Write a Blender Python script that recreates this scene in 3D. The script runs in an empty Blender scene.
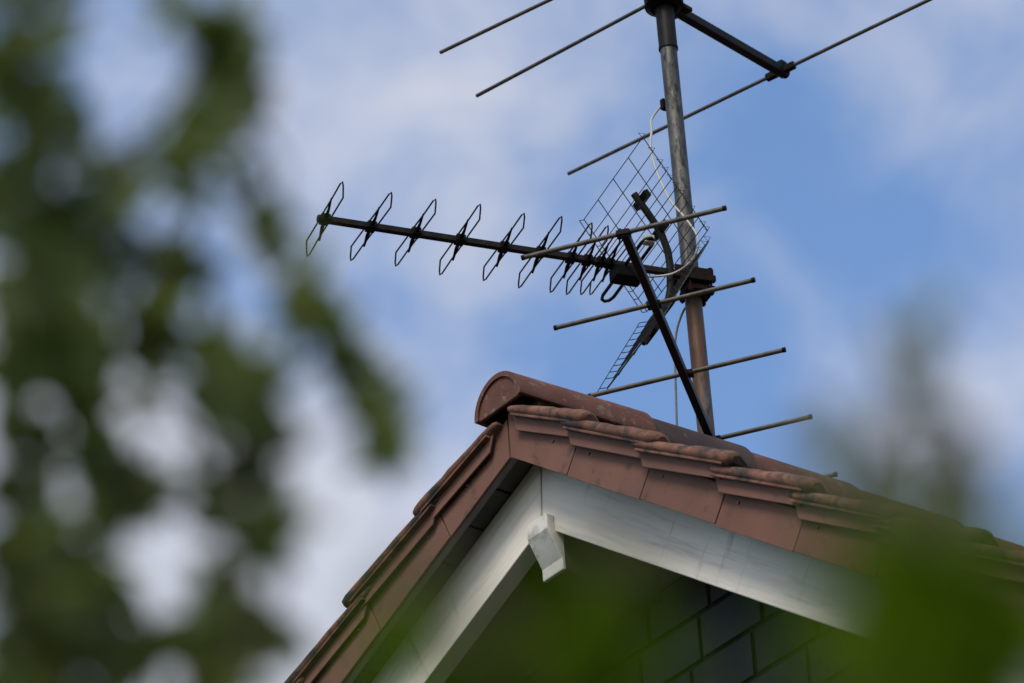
import bpy, bmesh, math, random
from mathutils import Vector as V, Matrix, noise as mnoise
from math import sin, cos, tan, pi, radians, sqrt

random.seed(7)
S = bpy.context.scene
COL = S.collection
ZR = 9.5                                    # height of the ridge line above the ground

# ------------------------------------------------------------------ helpers
class MB:
    """collects shapes, then links them as ONE mesh object"""
    def __init__(s):
        s.v, s.f, s.sm = [], [], []
    def add(s, vs, fs, smooth=False):
        k = len(s.v)
        s.v += [V(p) for p in vs]
        s.f += [[i + k for i in f] for f in fs]
        s.sm += [smooth] * len(fs)
    def box(s, c, ax, ay, az, hx, hy, hz):
        c = V(c); ax, ay, az = V(ax) * hx, V(ay) * hy, V(az) * hz
        vs = [c + ax * i + ay * j + az * k for i in (-1, 1) for j in (-1, 1) for k in (-1, 1)]
        s.add(vs, [(0, 1, 3, 2), (4, 6, 7, 5), (0, 4, 5, 1), (2, 3, 7, 6), (0, 2, 6, 4), (1, 5, 7, 3)])
    def bar(s, p, q, w, h, up=(0, 0, 1)):
        """rectangular bar from p to q"""
        p, q = V(p), V(q); d = (q - p); L = d.length; d.normalize()
        side = d.cross(V(up)).normalized(); u = side.cross(d).normalized()
        s.box((p + q) / 2, d, side, u, L / 2, w / 2, h / 2)
    def tube(s, pts, r, n=10, cap=True):
        pts = [V(p) for p in pts]
        rs = r if isinstance(r, (list, tuple)) else [r] * len(pts)
        t0 = (pts[1] - pts[0]).normalized()
        a = V((0, 0, 1)) if abs(t0.z) < .9 else V((1, 0, 0))
        u = t0.cross(a).normalized(); vs, fs = [], []
        for i, p in enumerate(pts):
            t = (pts[min(i + 1, len(pts) - 1)] - pts[max(i - 1, 0)]).normalized()
            u = (u - t * u.dot(t)).normalized(); w = t.cross(u)
            for k in range(n):
                an = 2 * pi * k / n
                vs.append(p + (u * cos(an) + w * sin(an)) * rs[i])
        for i in range(len(pts) - 1):
            for k in range(n):
                fs.append((i * n + k, i * n + (k + 1) % n, (i + 1) * n + (k + 1) % n, (i + 1) * n + k))
        s.add(vs, fs, True)
        if cap:
            m = (len(pts) - 1) * n
            s.add(vs[:n], [tuple(range(n))[::-1]]); s.add(vs[m:m + n], [tuple(range(n))])
    def prism(s, poly, off, smooth=False):
        """closed polygon pushed along off"""
        off = V(off); n = len(poly); poly = [V(p) for p in poly]
        s.add(poly + [p + off for p in poly],
              [tuple(range(n))[::-1], tuple(range(n, 2 * n))] + [(i, (i + 1) % n, n + (i + 1) % n, n + i) for i in range(n)], smooth)
    def loft(s, rings, closed=True, caps=True, smooth=True):
        n = len(rings[0]); vs = [p for r in rings for p in r]; fs = []
        for i in range(len(rings) - 1):
            for k in range(n if closed else n - 1):
                fs.append((i * n + k, i * n + (k + 1) % n, (i + 1) * n + (k + 1) % n, (i + 1) * n + k))
        s.add(vs, fs, smooth)
        if caps and closed:
            s.add(rings[0], [tuple(range(n))[::-1]]); s.add(rings[-1], [tuple(range(n))])
    def build(s, name, mat, parent=None, loc=None, bevel=0, recalc=True, autosmooth=True):
        """vertices are in the coordinates of the parent (world coordinates when there is none)"""
        me = bpy.data.meshes.new(name)
        o0 = V(loc) if loc is not None else V((0, 0, 0))
        me.from_pydata([p - o0 for p in s.v], [], s.f); me.update()
        me.polygons.foreach_set('use_smooth', s.sm)
        if recalc:
            bm = bmesh.new(); bm.from_mesh(me)
            bmesh.ops.recalc_face_normals(bm, faces=bm.faces)
            bm.to_mesh(me); bm.free()
        me.materials.append(mat)
        o = bpy.data.objects.new(name, me); COL.objects.link(o)
        if parent is not None: o.parent = parent
        o.location = o0
        if bevel:
            b = o.modifiers.new('bevel', 'BEVEL'); b.width = bevel; b.segments = 2; b.limit_method = 'ANGLE'; b.angle_limit = radians(40)
        return o

def tag(o, label=None, cat=None, group=None, kind=None):
    for k, x in (('label', label), ('category', cat), ('group', group), ('kind', kind)):
        if x: o[k] = x
    return o

def thing(name, loc, label, cat, group=None):
    o = bpy.data.objects.new(name, None); COL.objects.link(o); o.location = loc; o.empty_display_size = .1
    return tag(o, label, cat, group)

def copy_part(o, parent, shift):
    c = o.copy(); COL.objects.link(c); c.parent = parent; c.location = o.location + V(shift)
    return c

# ------------------------------------------------------------------ materials
def lin(r, g, b): return (r, g, b, 1)

def turn(q, roty, sc):
    """turn first, stretch after: the grain then follows the board"""
    q.vector_type = 'TEXTURE'; q.inputs['Rotation'].default_value = (0, roty, 0); q.inputs['Scale'].default_value = [1 / k for k in sc]

def mat(name, c1, c2, scale=6, *a, roty=0, **k):
    m = mat_(name, c1, c2, scale, *a, **k)
    if roty:
        q = next(n for n in m.node_tree.nodes if n.type == 'MAPPING'); turn(q, roty, q.inputs['Scale'].default_value)
    return m

def mat_(name, c1, c2, scale=6, rough=.7, metal=0, bump=0, bscale=60, c3=None, s3=12, t3=(.55, .7), stretch=(1, 1, 1), spec=.4, rnd=0, detail=6, isl=0):
    m = bpy.data.materials.new(name); m.use_nodes = True
    nt = m.node_tree; N = nt.nodes; L = nt.links; N.clear()
    out = N.new('ShaderNodeOutputMaterial'); b = N.new('ShaderNodeBsdfPrincipled')
    L.new(b.outputs[0], out.inputs[0])
    tc = N.new('ShaderNodeTexCoord'); mp = N.new('ShaderNodeMapping'); mp.inputs['Scale'].default_value = stretch
    L.new(tc.outputs['Object'], mp.inputs[0])
    src = mp.outputs[0]
    oi = N.new('ShaderNodeObjectInfo')
    ad = N.new('ShaderNodeVectorMath'); ad.operation = 'ADD'
    cmb = N.new('ShaderNodeCombineXYZ'); mu = N.new('ShaderNodeMath'); mu.operation = 'MULTIPLY'; mu.inputs[1].default_value = 37
    L.new(oi.outputs['Random'], mu.inputs[0])
    for i in range(3): L.new(mu.outputs[0], cmb.inputs[i])
    L.new(src, ad.inputs[0]); L.new(cmb.outputs[0], ad.inputs[1]); src = ad.outputs[0]
    def noise(sc, det=detail):
        n = N.new('ShaderNodeTexNoise'); n.inputs['Scale'].default_value = sc; n.inputs['Detail'].default_value = det
        n.inputs['Roughness'].default_value = .62
        L.new(src, n.inputs['Vector']); return n.outputs['Fac']
    def mix(a, b2, f):
        x = N.new('ShaderNodeMix'); x.data_type = 'RGBA'
        for val, i in ((f, 0), (a, 6), (b2, 7)):
            if isinstance(val, bpy.types.NodeSocket): L.new(val, x.inputs[i])
            else: x.inputs[i].default_value = val
        return x.outputs[2]
    def ramp(f, a, b2):
        r = N.new('ShaderNodeMapRange'); r.inputs[1].default_value = a; r.inputs[2].default_value = b2
        L.new(f, r.inputs[0]); return r.outputs[0]
    col = mix(lin(*c1), lin(*c2), ramp(noise(scale), .3, .7))
    if c3: col = mix(col, lin(*c3), ramp(noise(s3, 8), *t3))
    if rnd:
        hv = N.new('ShaderNodeHueSaturation'); r = N.new('ShaderNodeMapRange')
        r.inputs[3].default_value = 1 - rnd; r.inputs[4].default_value = 1 + rnd
        L.new(oi.outputs['Random'], r.inputs[0]); L.new(r.outputs[0], hv.inputs['Value']); L.new(col, hv.inputs['Color']); col = hv.outputs[0]
    if isl:
        ge = N.new('ShaderNodeNewGeometry'); hv = N.new('ShaderNodeHueSaturation'); r = N.new('ShaderNodeMapRange')
        r.inputs[3].default_value = 1 - isl; r.inputs[4].default_value = 1 + isl
        L.new(ge.outputs['Random Per Island'], r.inputs[0]); L.new(r.outputs[0], hv.inputs['Value']); L.new(col, hv.inputs['Color']); col = hv.outputs[0]
    L.new(col, b.inputs['Base Color'])
    b.inputs['Roughness'].default_value = rough; b.inputs['Metallic'].default_value = metal
    b.inputs['Specular IOR Level'].default_value = spec
    if bump:
        bp = N.new('ShaderNodeBump'); bp.inputs['Strength'].default_value = bump; bp.inputs['Distance'].default_value = .004
        L.new(noise(bscale), bp.inputs['Height']); L.new(bp.outputs[0], b.inputs['Normal'])
    return m

M = {}
aR_, aL_ = radians(36.6), radians(22.9)
M['roll'] = mat('weathered_terracotta', (.060, .024, .016), (.215, .095, .060), 14, .85, bump=.6, bscale=90, c3=(.028, .025, .02), s3=19, t3=(.48, .60), rnd=.18, detail=9)
M['plate'] = mat('verge_plate_clay', (.125, .055, .037), (.168, .078, .055), 5, .8, bump=.25, bscale=140, c3=(.062, .036, .025), s3=22, t3=(.57, .74), rnd=.1)
M['ridge'] = mat('ridge_clay', (.078, .028, .018), (.115, .044, .029), 9, .8, bump=.5, bscale=80, c3=(.17, .155, .135), s3=34, t3=(.56, .74), rnd=.12)
M['ridge_dark'] = mat('ridge_clay_engobed', (.038, .024, .02), (.06, .036, .028), 9, .75, bump=.4, bscale=80, c3=(.16, .14, .12), s3=26, t3=(.62, .74))
M['moss'] = mat('mossy_mortar', (.014, .015, .007), (.035, .038, .010), 30, 1, bump=1, bscale=60, c3=(.05, .042, .03), s3=20, spec=.1)
def board(name, rot):
    """white paint on wood: fine grain along the board, thin dirty runs across it"""
    m = mat(name, (.77, .71, .625), (.69, .63, .545), 2.2, .6, bump=.5, bscale=4, c3=(.48, .45, .40), s3=2.6, t3=(.54, .76), stretch=(1.3, 3, 22), roty=rot, spec=.25)
    nt = m.node_tree; N = nt.nodes; L = nt.links
    b = next(n for n in N if n.type == 'BSDF_PRINCIPLED'); old = b.inputs['Base Color'].links[0].from_socket
    tc = N.new('ShaderNodeTexCoord'); mp = N.new('ShaderNodeMapping'); turn(mp, rot, (6.5, 1, .7))
    L.new(tc.outputs['Object'], mp.inputs[0])
    n = N.new('ShaderNodeTexNoise'); n.inputs['Scale'].default_value = 2.4; n.inputs['Detail'].default_value = 9; n.inputs['Roughness'].default_value = .7; n.inputs['Distortion'].default_value = .5
    L.new(mp.outputs[0], n.inputs['Vector'])
    r = N.new('ShaderNodeMapRange'); r.inputs[1].default_value = .57; r.inputs[2].default_value = .68; r.inputs[4].default_value = .75; L.new(n.outputs['Fac'], r.inputs[0])
    x = N.new('ShaderNodeMix'); x.data_type = 'RGBA'; L.new(r.outputs[0], x.inputs[0]); L.new(old, x.inputs[6]); x.inputs[7].default_value = (.27, .245, .20, 1)
    L.new(x.outputs[2], b.inputs['Base Color'])
    return m
M['board_R'] = board('weathered_white_paint', aR_); M['board_L'] = board('weathered_white_paint_steep', -aL_)
M['white'] = mat('white_paint_block', (.70, .67, .62), (.58, .55, .50), 12, .6, bump=.3, bscale=60, c3=(.30, .28, .24), s3=22, t3=(.52, .72))
M['timber'] = mat('dark_timber', (.018, .015, .013), (.030, .025, .021), 8, .8, stretch=(3, 1, 8), bump=.4)
M['batten'] = mat('grey_batten', (.05, .047, .044), (.085, .08, .075), 8, .8, bump=.3)
M['verge_batten'] = mat('pale_verge_batten', (.13, .125, .12), (.20, .195, .185), 6, .8, bump=.3)
M['brick'] = mat('grey_painted_brick', (.028, .028, .029), (.048, .048, .049), 5, .85, bump=.5, bscale=70, c3=(.03, .03, .03), s3=9, t3=(.55, .75), isl=.28)
M['joint'] = mat('dark_joint', (.008, .008, .008), (.014, .014, .014), 20, .95)
M['render'] = mat('pale_render', (.5, .49, .46), (.56, .55, .52), 2, .9, bump=.4)
M['mast'] = None
M['alu'] = mat('weathered_aluminium', (.040, .036, .030), (.105, .095, .077), 25, .55, metal=.3, c3=(.03, .025, .02), s3=30, t3=(.55, .75), stretch=(1, 1, 1))
M['boom'] = mat('dark_boom_metal', (.008, .0075, .007), (.018, .017, .015), 20, .5, spec=.12)
M['boom_rust'] = mat('grimy_boom_metal', (.007, .0065, .006), (.020, .018, .016), 30, .6, spec=.1, c3=(.030, .012, .007), s3=9, t3=(.58, .7), bump=.4)
M['plastic'] = mat('black_plastic', (.004, .004, .004), (.008, .0075, .007), 30, .6, spec=.08)
M['wire'] = mat('grid_wire', (.02, .02, .02), (.04, .037, .034), 30, .5, metal=.3)
M['loop'] = mat('director_wire', (.06, .055, .045), (.10, .09, .075), 40, .5, metal=.5)
M['rust'] = mat('rusty_clamp', (.008, .006, .005), (.028, .012, .007), 25, .85, spec=.1, bump=.8, bscale=120, c3=(.02, .018, .016), s3=30)
M['cable'] = mat('grey_white_coax', (.34, .33, .30), (.44, .43, .39), 20, .5)
M['cable_old'] = mat('weathered_coax', (.19, .185, .17), (.28, .27, .25), 20, .55)
M['nail'] = mat('nail_head', (.20, .18, .16), (.12, .10, .09), 60, .45, metal=.6)
M['grass'] = mat('grass_ground', (.022, .026, .013), (.036, .040, .022), .6, .95)
M['bark'] = mat('bark', (.07, .055, .04), (.12, .095, .07), 20, .9, bump=1, bscale=40)

def mast_material():
    m = mat('galvanised_mast', (.028, .027, .025), (.125, .119, .110), 16, .5, metal=.45, c3=(.022, .021, .02), s3=45, t3=(.5, .62), stretch=(2, 2, .6), bump=.5)
    nt = m.node_tree; N = nt.nodes; L = nt.links
    b = next(n for n in N if n.type == 'BSDF_PRINCIPLED')
    old = b.inputs['Base Color'].links[0].from_socket
    tc = N.new('ShaderNodeTexCoord'); sep = N.new('ShaderNodeSeparateXYZ'); L.new(tc.outputs['Object'], sep.inputs[0])
    # rust that has run down the tube below the antenna clamp: strong from the clamp downwards, in vertical streaks
    mr = N.new('ShaderNodeMapRange'); mr.inputs[1].default_value = .60; mr.inputs[2].default_value = .56
    L.new(sep.outputs['Z'], mr.inputs[0])
    nz = N.new('ShaderNodeTexNoise'); nz.inputs['Scale'].default_value = 42; nz.inputs['Detail'].default_value = 8
    mp = N.new('ShaderNodeMapping'); mp.inputs['Scale'].default_value = (1, 1, .12); L.new(tc.outputs['Object'], mp.inputs[0]); L.new(mp.outputs[0], nz.inputs['Vector'])
    r2 = N.new('ShaderNodeMapRange'); r2.inputs[1].default_value = .40; r2.inputs[2].default_value = .52; L.new(nz.outputs['Fac'], r2.inputs[0])
    mu = N.new('ShaderNodeMath'); mu.operation = 'MULTIPLY'; L.new(mr.outputs[0], mu.inputs[0]); L.new(r2.outputs[0], mu.inputs[1])
    x = N.new('ShaderNodeMix'); x.data_type = 'RGBA'; L.new(mu.outputs[0], x.inputs[0]); L.new(old, x.inputs[6]); x.inputs[7].default_value = (.090, .034, .010, 1)
    L.new(x.outputs[2], b.inputs['Base Color'])
    iv = N.new('ShaderNodeMath'); iv.operation = 'MULTIPLY_ADD'; iv.inputs[1].default_value = -.45; iv.inputs[2].default_value = .45
    L.new(mu.outputs[0], iv.inputs[0]); L.new(iv.outputs[0], b.inputs['Metallic'])
    return m
M['mast'] = mast_material()

def leaf_mat(name, c1, c2, trans):
    m = mat(name, c1, c2, 14, .6, spec=.2, isl=.55)
    nt = m.node_tree; N = nt.nodes; L = nt.links
    b = next(n for n in N if n.type == 'BSDF_PRINCIPLED'); out = next(n for n in N if n.type == 'OUTPUT_MATERIAL')
    t = N.new('ShaderNodeBsdfTranslucent'); t.inputs[0].default_value = lin(*trans)
    mx = N.new('ShaderNodeMixShader'); mx.inputs[0].default_value = .35
    L.new(b.outputs[0], mx.inputs[1]); L.new(t.outputs[0], mx.inputs[2]); L.new(mx.outputs[0], out.inputs[0])
    return m

# ------------------------------------------------------------------ the ground
g = MB(); n = 24; R = 900
g.add([(0, 0, 0)] + [(R * cos(2 * pi * i / n), R * sin(2 * pi * i / n), 0) for i in range(n)], [(0, i + 1, (i + 1) % n + 1) for i in range(n)])
tag(g.build('ground', M['grass']), 'mown lawn around the house', 'ground', kind='structure')

# ------------------------------------------------------------------ the house
# house coordinates: x along the gable (to the right), y into the house, z up; the origin is the ridge at the gable
house = thing('house', (0, 0, 0), 'house with white bargeboards, clay verge tiles and grey brick gable', 'house')
O = V((0, 0, ZR))
A = V((-.023, 0, -.159))                     # lowest point of the verge plates at the apex
aR, aL = radians(36.6), radians(22.9)
uR, nR = V((cos(aR), 0, -sin(aR))), V((sin(aR), 0, cos(aR)))
uL, nL = V((-cos(aL), 0, -sin(aL))), V((-sin(aL), 0, cos(aL)))
SIDE = {'R': (uR, nR), 'L': (uL, nL)}
LR, LL = 4.45, 6.7                           # lengths of the two rakes
YB = 9.0
Yv = V((0, 1, 0))
def P(side, s, n, y): u, nn = SIDE[side]; return O + A + u * s + nn * n + Yv * y
def rake_z(side, n, x):
    """height of the line n above the rake at x"""
    a = aR if side == 'R' else aL
    k = -tan(aR) if side == 'R' else tan(aL)
    return A.z + n / cos(a) + k * (x - A.x)
def meet(n1, n2):
    """x, z where the right line n1 meets the left line n2"""
    dx = (n1 / cos(aR) - n2 / cos(aL)) / (tan(aL) + tan(aR))
    return A.x + dx, A.z + n1 / cos(aR) - tan(aR) * dx

# walls
WX0, WX1, YW = -5.7, 3.15, .45
wall = MB(); joints = MB()
nb = -.03
H_, W_, J = .135, .2425, .0155
row = 0; z = ZR - .5735
zz = z
while zz > -.14:
    sh = .150 - .0455 * row
    # courses are counted down from the top; one course more goes above the first
    k0 = int((WX0 - sh) / W_) - 1
    for k in range(k0, int((WX1 - sh) / W_) + 2):
        x0, x1 = max(WX0, sh + k * W_ + J / 2), min(WX1, sh + (k + 1) * W_ - J / 2)
        if x1 - x0 < .02: continue
        zt, zb = zz - J / 2, max(0, zz - H_ + J / 2)
        if zt < .02: continue
        tl = min(zt, ZR + rake_z('L', nb, x0), ZR + rake_z('R', nb, x0)); tr = min(zt, ZR + rake_z('L', nb, x1), ZR + rake_z('R', nb, x1))
        if tl <= zb + .01 and tr <= zb + .01: continue
        tl, tr = max(tl, zb + .004), max(tr, zb + .004)
        dy = random.uniform(-.0015, .0015)
        wall.prism([(x0, YW + dy, zb), (x1, YW + dy, zb), (x1, YW + dy, tr), (x0, YW + dy, tl)], (0, .02, 0))
    zz -= H_; row += 1
# the one course above
for row, zz in ((-1, z + H_), (-2, z + 2 * H_)):
    sh = .150 - .0455 * row
    for k in range(-4, 4):
        x0, x1 = sh + k * W_ + J / 2, sh + (k + 1) * W_ - J / 2
        zt, zb = zz - J / 2, zz - H_ + J / 2
        tl = min(zt, ZR + rake_z('L', nb, x0), ZR + rake_z('R', nb, x0)); tr = min(zt, ZR + rake_z('L', nb, x1), ZR + rake_z('R', nb, x1))
        if tl <= zb + .01 and tr <= zb + .01: continue
        tl, tr = max(tl, zb + .004), max(tr, zb + .004)
        wall.prism([(x0, YW, zb), (x1, YW, zb), (x1, YW, tr), (x0, YW, tl)], (0, .02, 0))
gw = wall.build('gable_wall', M['brick'], house, bevel=0)
mx, mz = meet(nb, nb)
back = MB()
back.prism([(WX0, YW + .008, 0), (WX1, YW + .008, 0), (WX1, YW + .008, ZR + rake_z('R', nb, WX1)), (mx, YW + .008, ZR + mz), (WX0, YW + .008, ZR + rake_z('L', nb, WX0))], (0, .25, 0))
back.build('mortar', M['joint'], gw)
body = MB()
body.box(((WX0 + .12), (YW + .26 + YB - .4) / 2, ZR / 2 - 1.4), (1, 0, 0), (0, 1, 0), (0, 0, 1), .12, (YB - .4 - YW - .26) / 2, ZR / 2 - 1.4)
body.box(((WX1 - .12), (YW + .26 + YB - .4) / 2, ZR / 2 - 1.4), (1, 0, 0), (0, 1, 0), (0, 0, 1), .12, (YB - .4 - YW - .26) / 2, ZR / 2 - 1.4)
body.prism([(WX0, YB - .4, 0), (WX1, YB - .4, 0), (WX1, YB - .4, ZR + rake_z('R', nb, WX1)), (mx, YB - .4, ZR + mz), (WX0, YB - .4, ZR + rake_z('L', nb, WX0))], (0, .25, 0))
body.build('rendered_wall', M['render'], house)

# roof: boarding slab and field tiles as one mesh
roof = MB()
def slab(n0, n1, y0, y1, mb, shR=0):
    x0, z0 = meet(n0, n0); x1, z1 = meet(n1, n1)
    for sd, Ln in (('R', LR), ('L', LL)):
        mb.prism([(x0, y0, ZR + z0), P(sd, Ln, n0, y0), P(sd, Ln, n1, y0), (x1, y0, ZR + z1)], (0, y1 - y0, 0))
slab(.062, .078, .012, YB, roof)
def field(sd, Ln):
    """pantile courses: a wave across the tile, a step at every course"""
    ny = 132; y0, y1 = .17, YB
    k = 0
    while k * .34 + .05 < Ln:
        s0, s1 = k * .34 - .02, min(Ln + .03, k * .34 + .36)
        rows = []
        for j, (s, dn) in enumerate(((s0, 0), (s1 - .02, .024), (s1, .022), (s1, .002))):
            r = []
            for i in range(ny + 1):
                y = y0 + (y1 - y0) * i / ny
                w = .5 + .5 * cos(2 * pi * (y - y0) / .205)
                r.append(P(sd, max(s, .03), .083 + dn + (.022 * w * w if j < 3 else 0), y))
            rows.append(r)
        roof.loft(rows, closed=False, caps=False)
        k += 1
field('R', LR); field('L', LL)
roof_o = roof.build('roof', M['roll'], house, recalc=False)

# battens seen from below, in the open strip behind the verge plates
bat = MB()
for sd, Ln in (('R', LR), ('L', LL)):
    s = .06
    while s < Ln:
        bat.box(P(sd, s, .048, .28), SIDE[sd][0], Yv, SIDE[sd][1], .062, .262, .0135)
        s += .132
bat.build('batten', M['batten'], roof_o)
strip = MB()
for sd, Ln in (('R', LR), ('L', LL)):
    x0, z0 = meet(.002, .002); x1, z1 = meet(.032, .032)
    strip.prism([(x0, .010, ZR + z0), P(sd, Ln, .002, .010), P(sd, Ln, .032, .010), (x1, .010, ZR + z1)], (0, .018, 0))
strip.build('verge_batten', M['verge_batten'], roof_o)
sof = MB()
x0, z0 = meet(-.03, -.03); x1, z1 = meet(-.012, -.012)
for sd, Ln in (('R', LR), ('L', LL)):
    sof.prism([(x0, .157, ZR + z0), P(sd, Ln - .1, -.03, .157), P(sd, Ln - .1, -.012, .157), (x1, .157, ZR + z1)], (0, YB - .3, 0))
sof.build('soffit', M['timber'], roof_o)

# bargeboards
for sd, Ln in (('R', LR), ('L', LL)):
    b = MB(); x0, z0 = meet(-.146, -.154); x1, z1 = meet(.030, .030)
    e = .0025 if sd == 'R' else -.0025
    nlow = -.146 if sd == 'R' else -.154
    b.prism([(x0 + e, .100, ZR + z0), P(sd, Ln - .03, nlow, .100), P(sd, Ln - .03, .030, .100), (x1 + e, .100, ZR + z1)], (0, .055, 0))
    b.build('bargeboard', M['board_' + sd], house, bevel=.003)

# ridge purlin running out of the wall, with its chamfered white end
pu = MB()
pu.box((-.023, .288, ZR - .411), (1, 0, 0), (0, 1, 0), (0, 0, 1), .041, .1585, .063)
purlin = pu.build('purlin', M['timber'], house)
pe = MB()
prof = [(.098, -.322), (.074, -.322), (.074, -.366), (.116, -.442), (.116, -.476), (.128, -.476), (.128, -.36), (.098, -.345)]
pe.prism([(-.066, y, ZR + z) for y, z in prof], (.084, 0, 0))
pe.build('end_block', M['white'], purlin, bevel=.003)

# verge plates
def plate(sd, s0, s1, first=False):
    mb = MB(); G = .0022; b0 = .0
    if first:
        if sd == 'R': pts = [(A.x + .002, None), None]
        xa = A.x + (.002 if sd == 'R' else -.004)
        top = ZR + rake_z(sd, .125, xa); bot = ZR + rake_z(sd, 0, xa)
        poly = [(xa, b0, bot), P(sd, s1 - G, 0, b0), P(sd, s1 - G, .10, b0), P(sd, .12, .10, b0), (xa, b0, top - .02)]
    else:
        poly = [P(sd, s0 + G, 0, b0), P(sd, s1 - G, 0, b0), P(sd, s1 - G, .10, b0), P(sd, s0 + G, .10, b0)]
    mb.prism(poly, (0, .008, 0))
    c = P(sd, (s0 if not first else .10) + .066, .0725, 0)
    mb.tube([c + V((0, .002, 0)), c - V((0, .003, 0)), c - V((0, .0045, 0))], [.004, .004, .002], 8)
    o = mb.build('verge_plate', M['plate'], roof_o, loc=P(sd, s0, 0, 0), bevel=.0012)
    o.data.materials.append(M['nail'])
    for f in list(o.data.polygons)[-(8 * 2 + 2):]: f.material_index = 1
    return o
first_joint = {'R': .273, 'L': .288}
for sd, Ln in (('R', LR), ('L', LL)):
    j = first_joint[sd]; pit = .34
    p0 = plate(sd, 0, j, True)
    q0 = plate(sd, j, j + pit)
    k = 0; s = j
    while s < Ln - .1:
        u = SIDE[sd][0]
        o = q0 if k == 0 else copy_part(q0, roof_o, u * pit * k)
        o.location += SIDE[sd][1] * random.uniform(-.003, .003) + Yv * random.uniform(-.0015, .0015)
        o.rotation_euler = (0, random.uniform(-.005, .005), 0)
        k += 1; s += pit
# verge tiles: rounded nose, skirt, and the flat part that lies on the roof
def verge_tile(sd, s_end, length, nb, tilt=.078, cut=False):
    mb = MB(); s0 = s_end - length
    def n_of(s): return nb + tilt * (s - s0)
    rings = []
    steps = [0, .012, .04, .08, .12, .16, .2, .24, .28, .32, .36, .4, .425, .442, .449]
    scale = [.35, .56, .72, .80, .86, .91, .95, .99, 1.03, 1.06, 1.09, 1.11, 1.10, .95, .55]
    jit = random.Random(int(s_end * 100))
    for f, sc in zip(steps, scale):
        s = s0 + length * f / .449
        c = n_of(s) + .0165 + jit.uniform(-.0012, .0012); r = .0185 * sc * jit.uniform(.95, 1.05); ring = []
        for k in range(15):
            an = radians(-110 - 205 * k / 14)
            ring.append(P(sd, s, c + r * sin(an), -.012 + 1.4 * r * cos(an)))
        ring += [P(sd, s, c - r * .5, .024), P(sd, s, c - .022, .045), P(sd, s, c - .022, .17), P(sd, s, c - .032, .17), P(sd, s, c - .032, .04), P(sd, s, c - r * .9, .010)]
        rings.append(ring)
    mb.loft(rings)
    # lip under the nose
    mb.prism([P(sd, s0 + .04, n_of(s0 + .04) - .003, -.034), P(sd, s_end - .03, n_of(s_end - .03) - .003, -.034),
              P(sd, s_end - .03, n_of(s_end - .03) + .004, -.034), P(sd, s0 + .04, n_of(s0 + .04) + .004, -.034)], (0, .03, 0))
    # skirt
    a, b, c, d = s0 + .035, s_end - .05, s_end - .04, s0 + .075
    if cut: a, d = s0 + .03, s0 + .065
    mb.prism([P(sd, a, n_of(a) + .002, -.017), P(sd, b, n_of(b) + .002, -.017), P(sd, c, n_of(c) - .038, -.017), P(sd, d, n_of(d) - .038, -.017)], (0, .006, 0))
    o = mb.build('verge_tile', M['roll'], roof_o, loc=P(sd, s0, nb, 0), bevel=.0015)
    o.data.materials.append(M['plate'])
    for f in list(o.data.polygons)[-6:]: f.material_index = 1
    return o
for sd, Ln, e0, nbs in (('R', LR, .31, .109), ('L', LL, .348, .104)):
    t0 = verge_tile(sd, e0, .365 if sd == 'R' else .37, .101 if sd == 'R' else .09, .105, True)
    t1 = verge_tile(sd, e0 + .34, .45, nbs)
    k = 0
    while e0 + .34 * (k + 1) < Ln + .1:
        o = t1 if k == 0 else copy_part(t1, roof_o, SIDE[sd][0] * .34 * k)
        o.location += SIDE[sd][1] * random.uniform(-.003, .003) + Yv * random.uniform(-.004, .003)
        o.rotation_euler = (random.uniform(-.015, .015), random.uniform(-.013, .013), random.uniform(-.008, .008))
        k += 1

# ridge tiles on a mossy mortar bed
RC = V((-.014, 0, ZR - .024))
def ridge_tile(y0, y1, r0, r1, m, cap=False):
    mb = MB(); rings = []
    nseg = 20; K = 6
    for i in range(K + 1):
        t = i / K; y = y0 + (y1 - y0) * t; r = r0 + (r1 - r0) * t
        ring = [RC + V((r * cos(a), y, r * sin(a))) for a in [radians(-3 + 186 * k / nseg) for k in range(nseg + 1)]]
        ring += [RC + V(((r - .014) * cos(a), y, (r - .014) * sin(a))) for a in [radians(183 - 186 * k / nseg) for k in range(nseg + 1)]]
        rings.append(ring)
    mb.loft(rings)
    if cap:
        r = r0 - .012
        mb.prism([RC + V((r * cos(a), y0 + .006, r * sin(a))) for a in [radians(-3 + 186 * k / nseg) for k in range(nseg + 1)]], (0, .012, 0), False)
    return mb.build('ridge_tile', m, roof_o, loc=RC + V((0, y0, 0)), bevel=.003)
mk = ['ridge', 'ridge_dark', 'ridge']
ridge_tile(-.040, .405, .096, .112, M['ridge'], True)
ridge_tile(.365, .745, .102, .113, M['ridge_dark'])
r3 = ridge_tile(.705, 1.125, .103, .113, M['ridge'])
y = 1.085
k = 1
while y < YB:
    c = copy_part(r3, roof_o, (random.uniform(-.003, .003), .38 * k, random.uniform(-.003, .003))); y += .38; k += 1
bed = MB(); ringsb = []
for i in range(361):
    y = .025 + (YB - .04) * i / 360
    ring = []
    for k in range(13):
        a = radians(-38 + 256 * k / 12)
        r = .084 + (.030 if k in (0, 12) else .008 if k in (1, 11) else 0) + .012 * mnoise.noise(V((y * 14, k * 1.3, 2)))
        ring.append(RC + V((r * cos(a), y, r * sin(a) - .002)))
    ringsb.append(ring)
bed.loft(ringsb)
bed.build('mortar_bed', M['moss'], roof_o)

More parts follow.
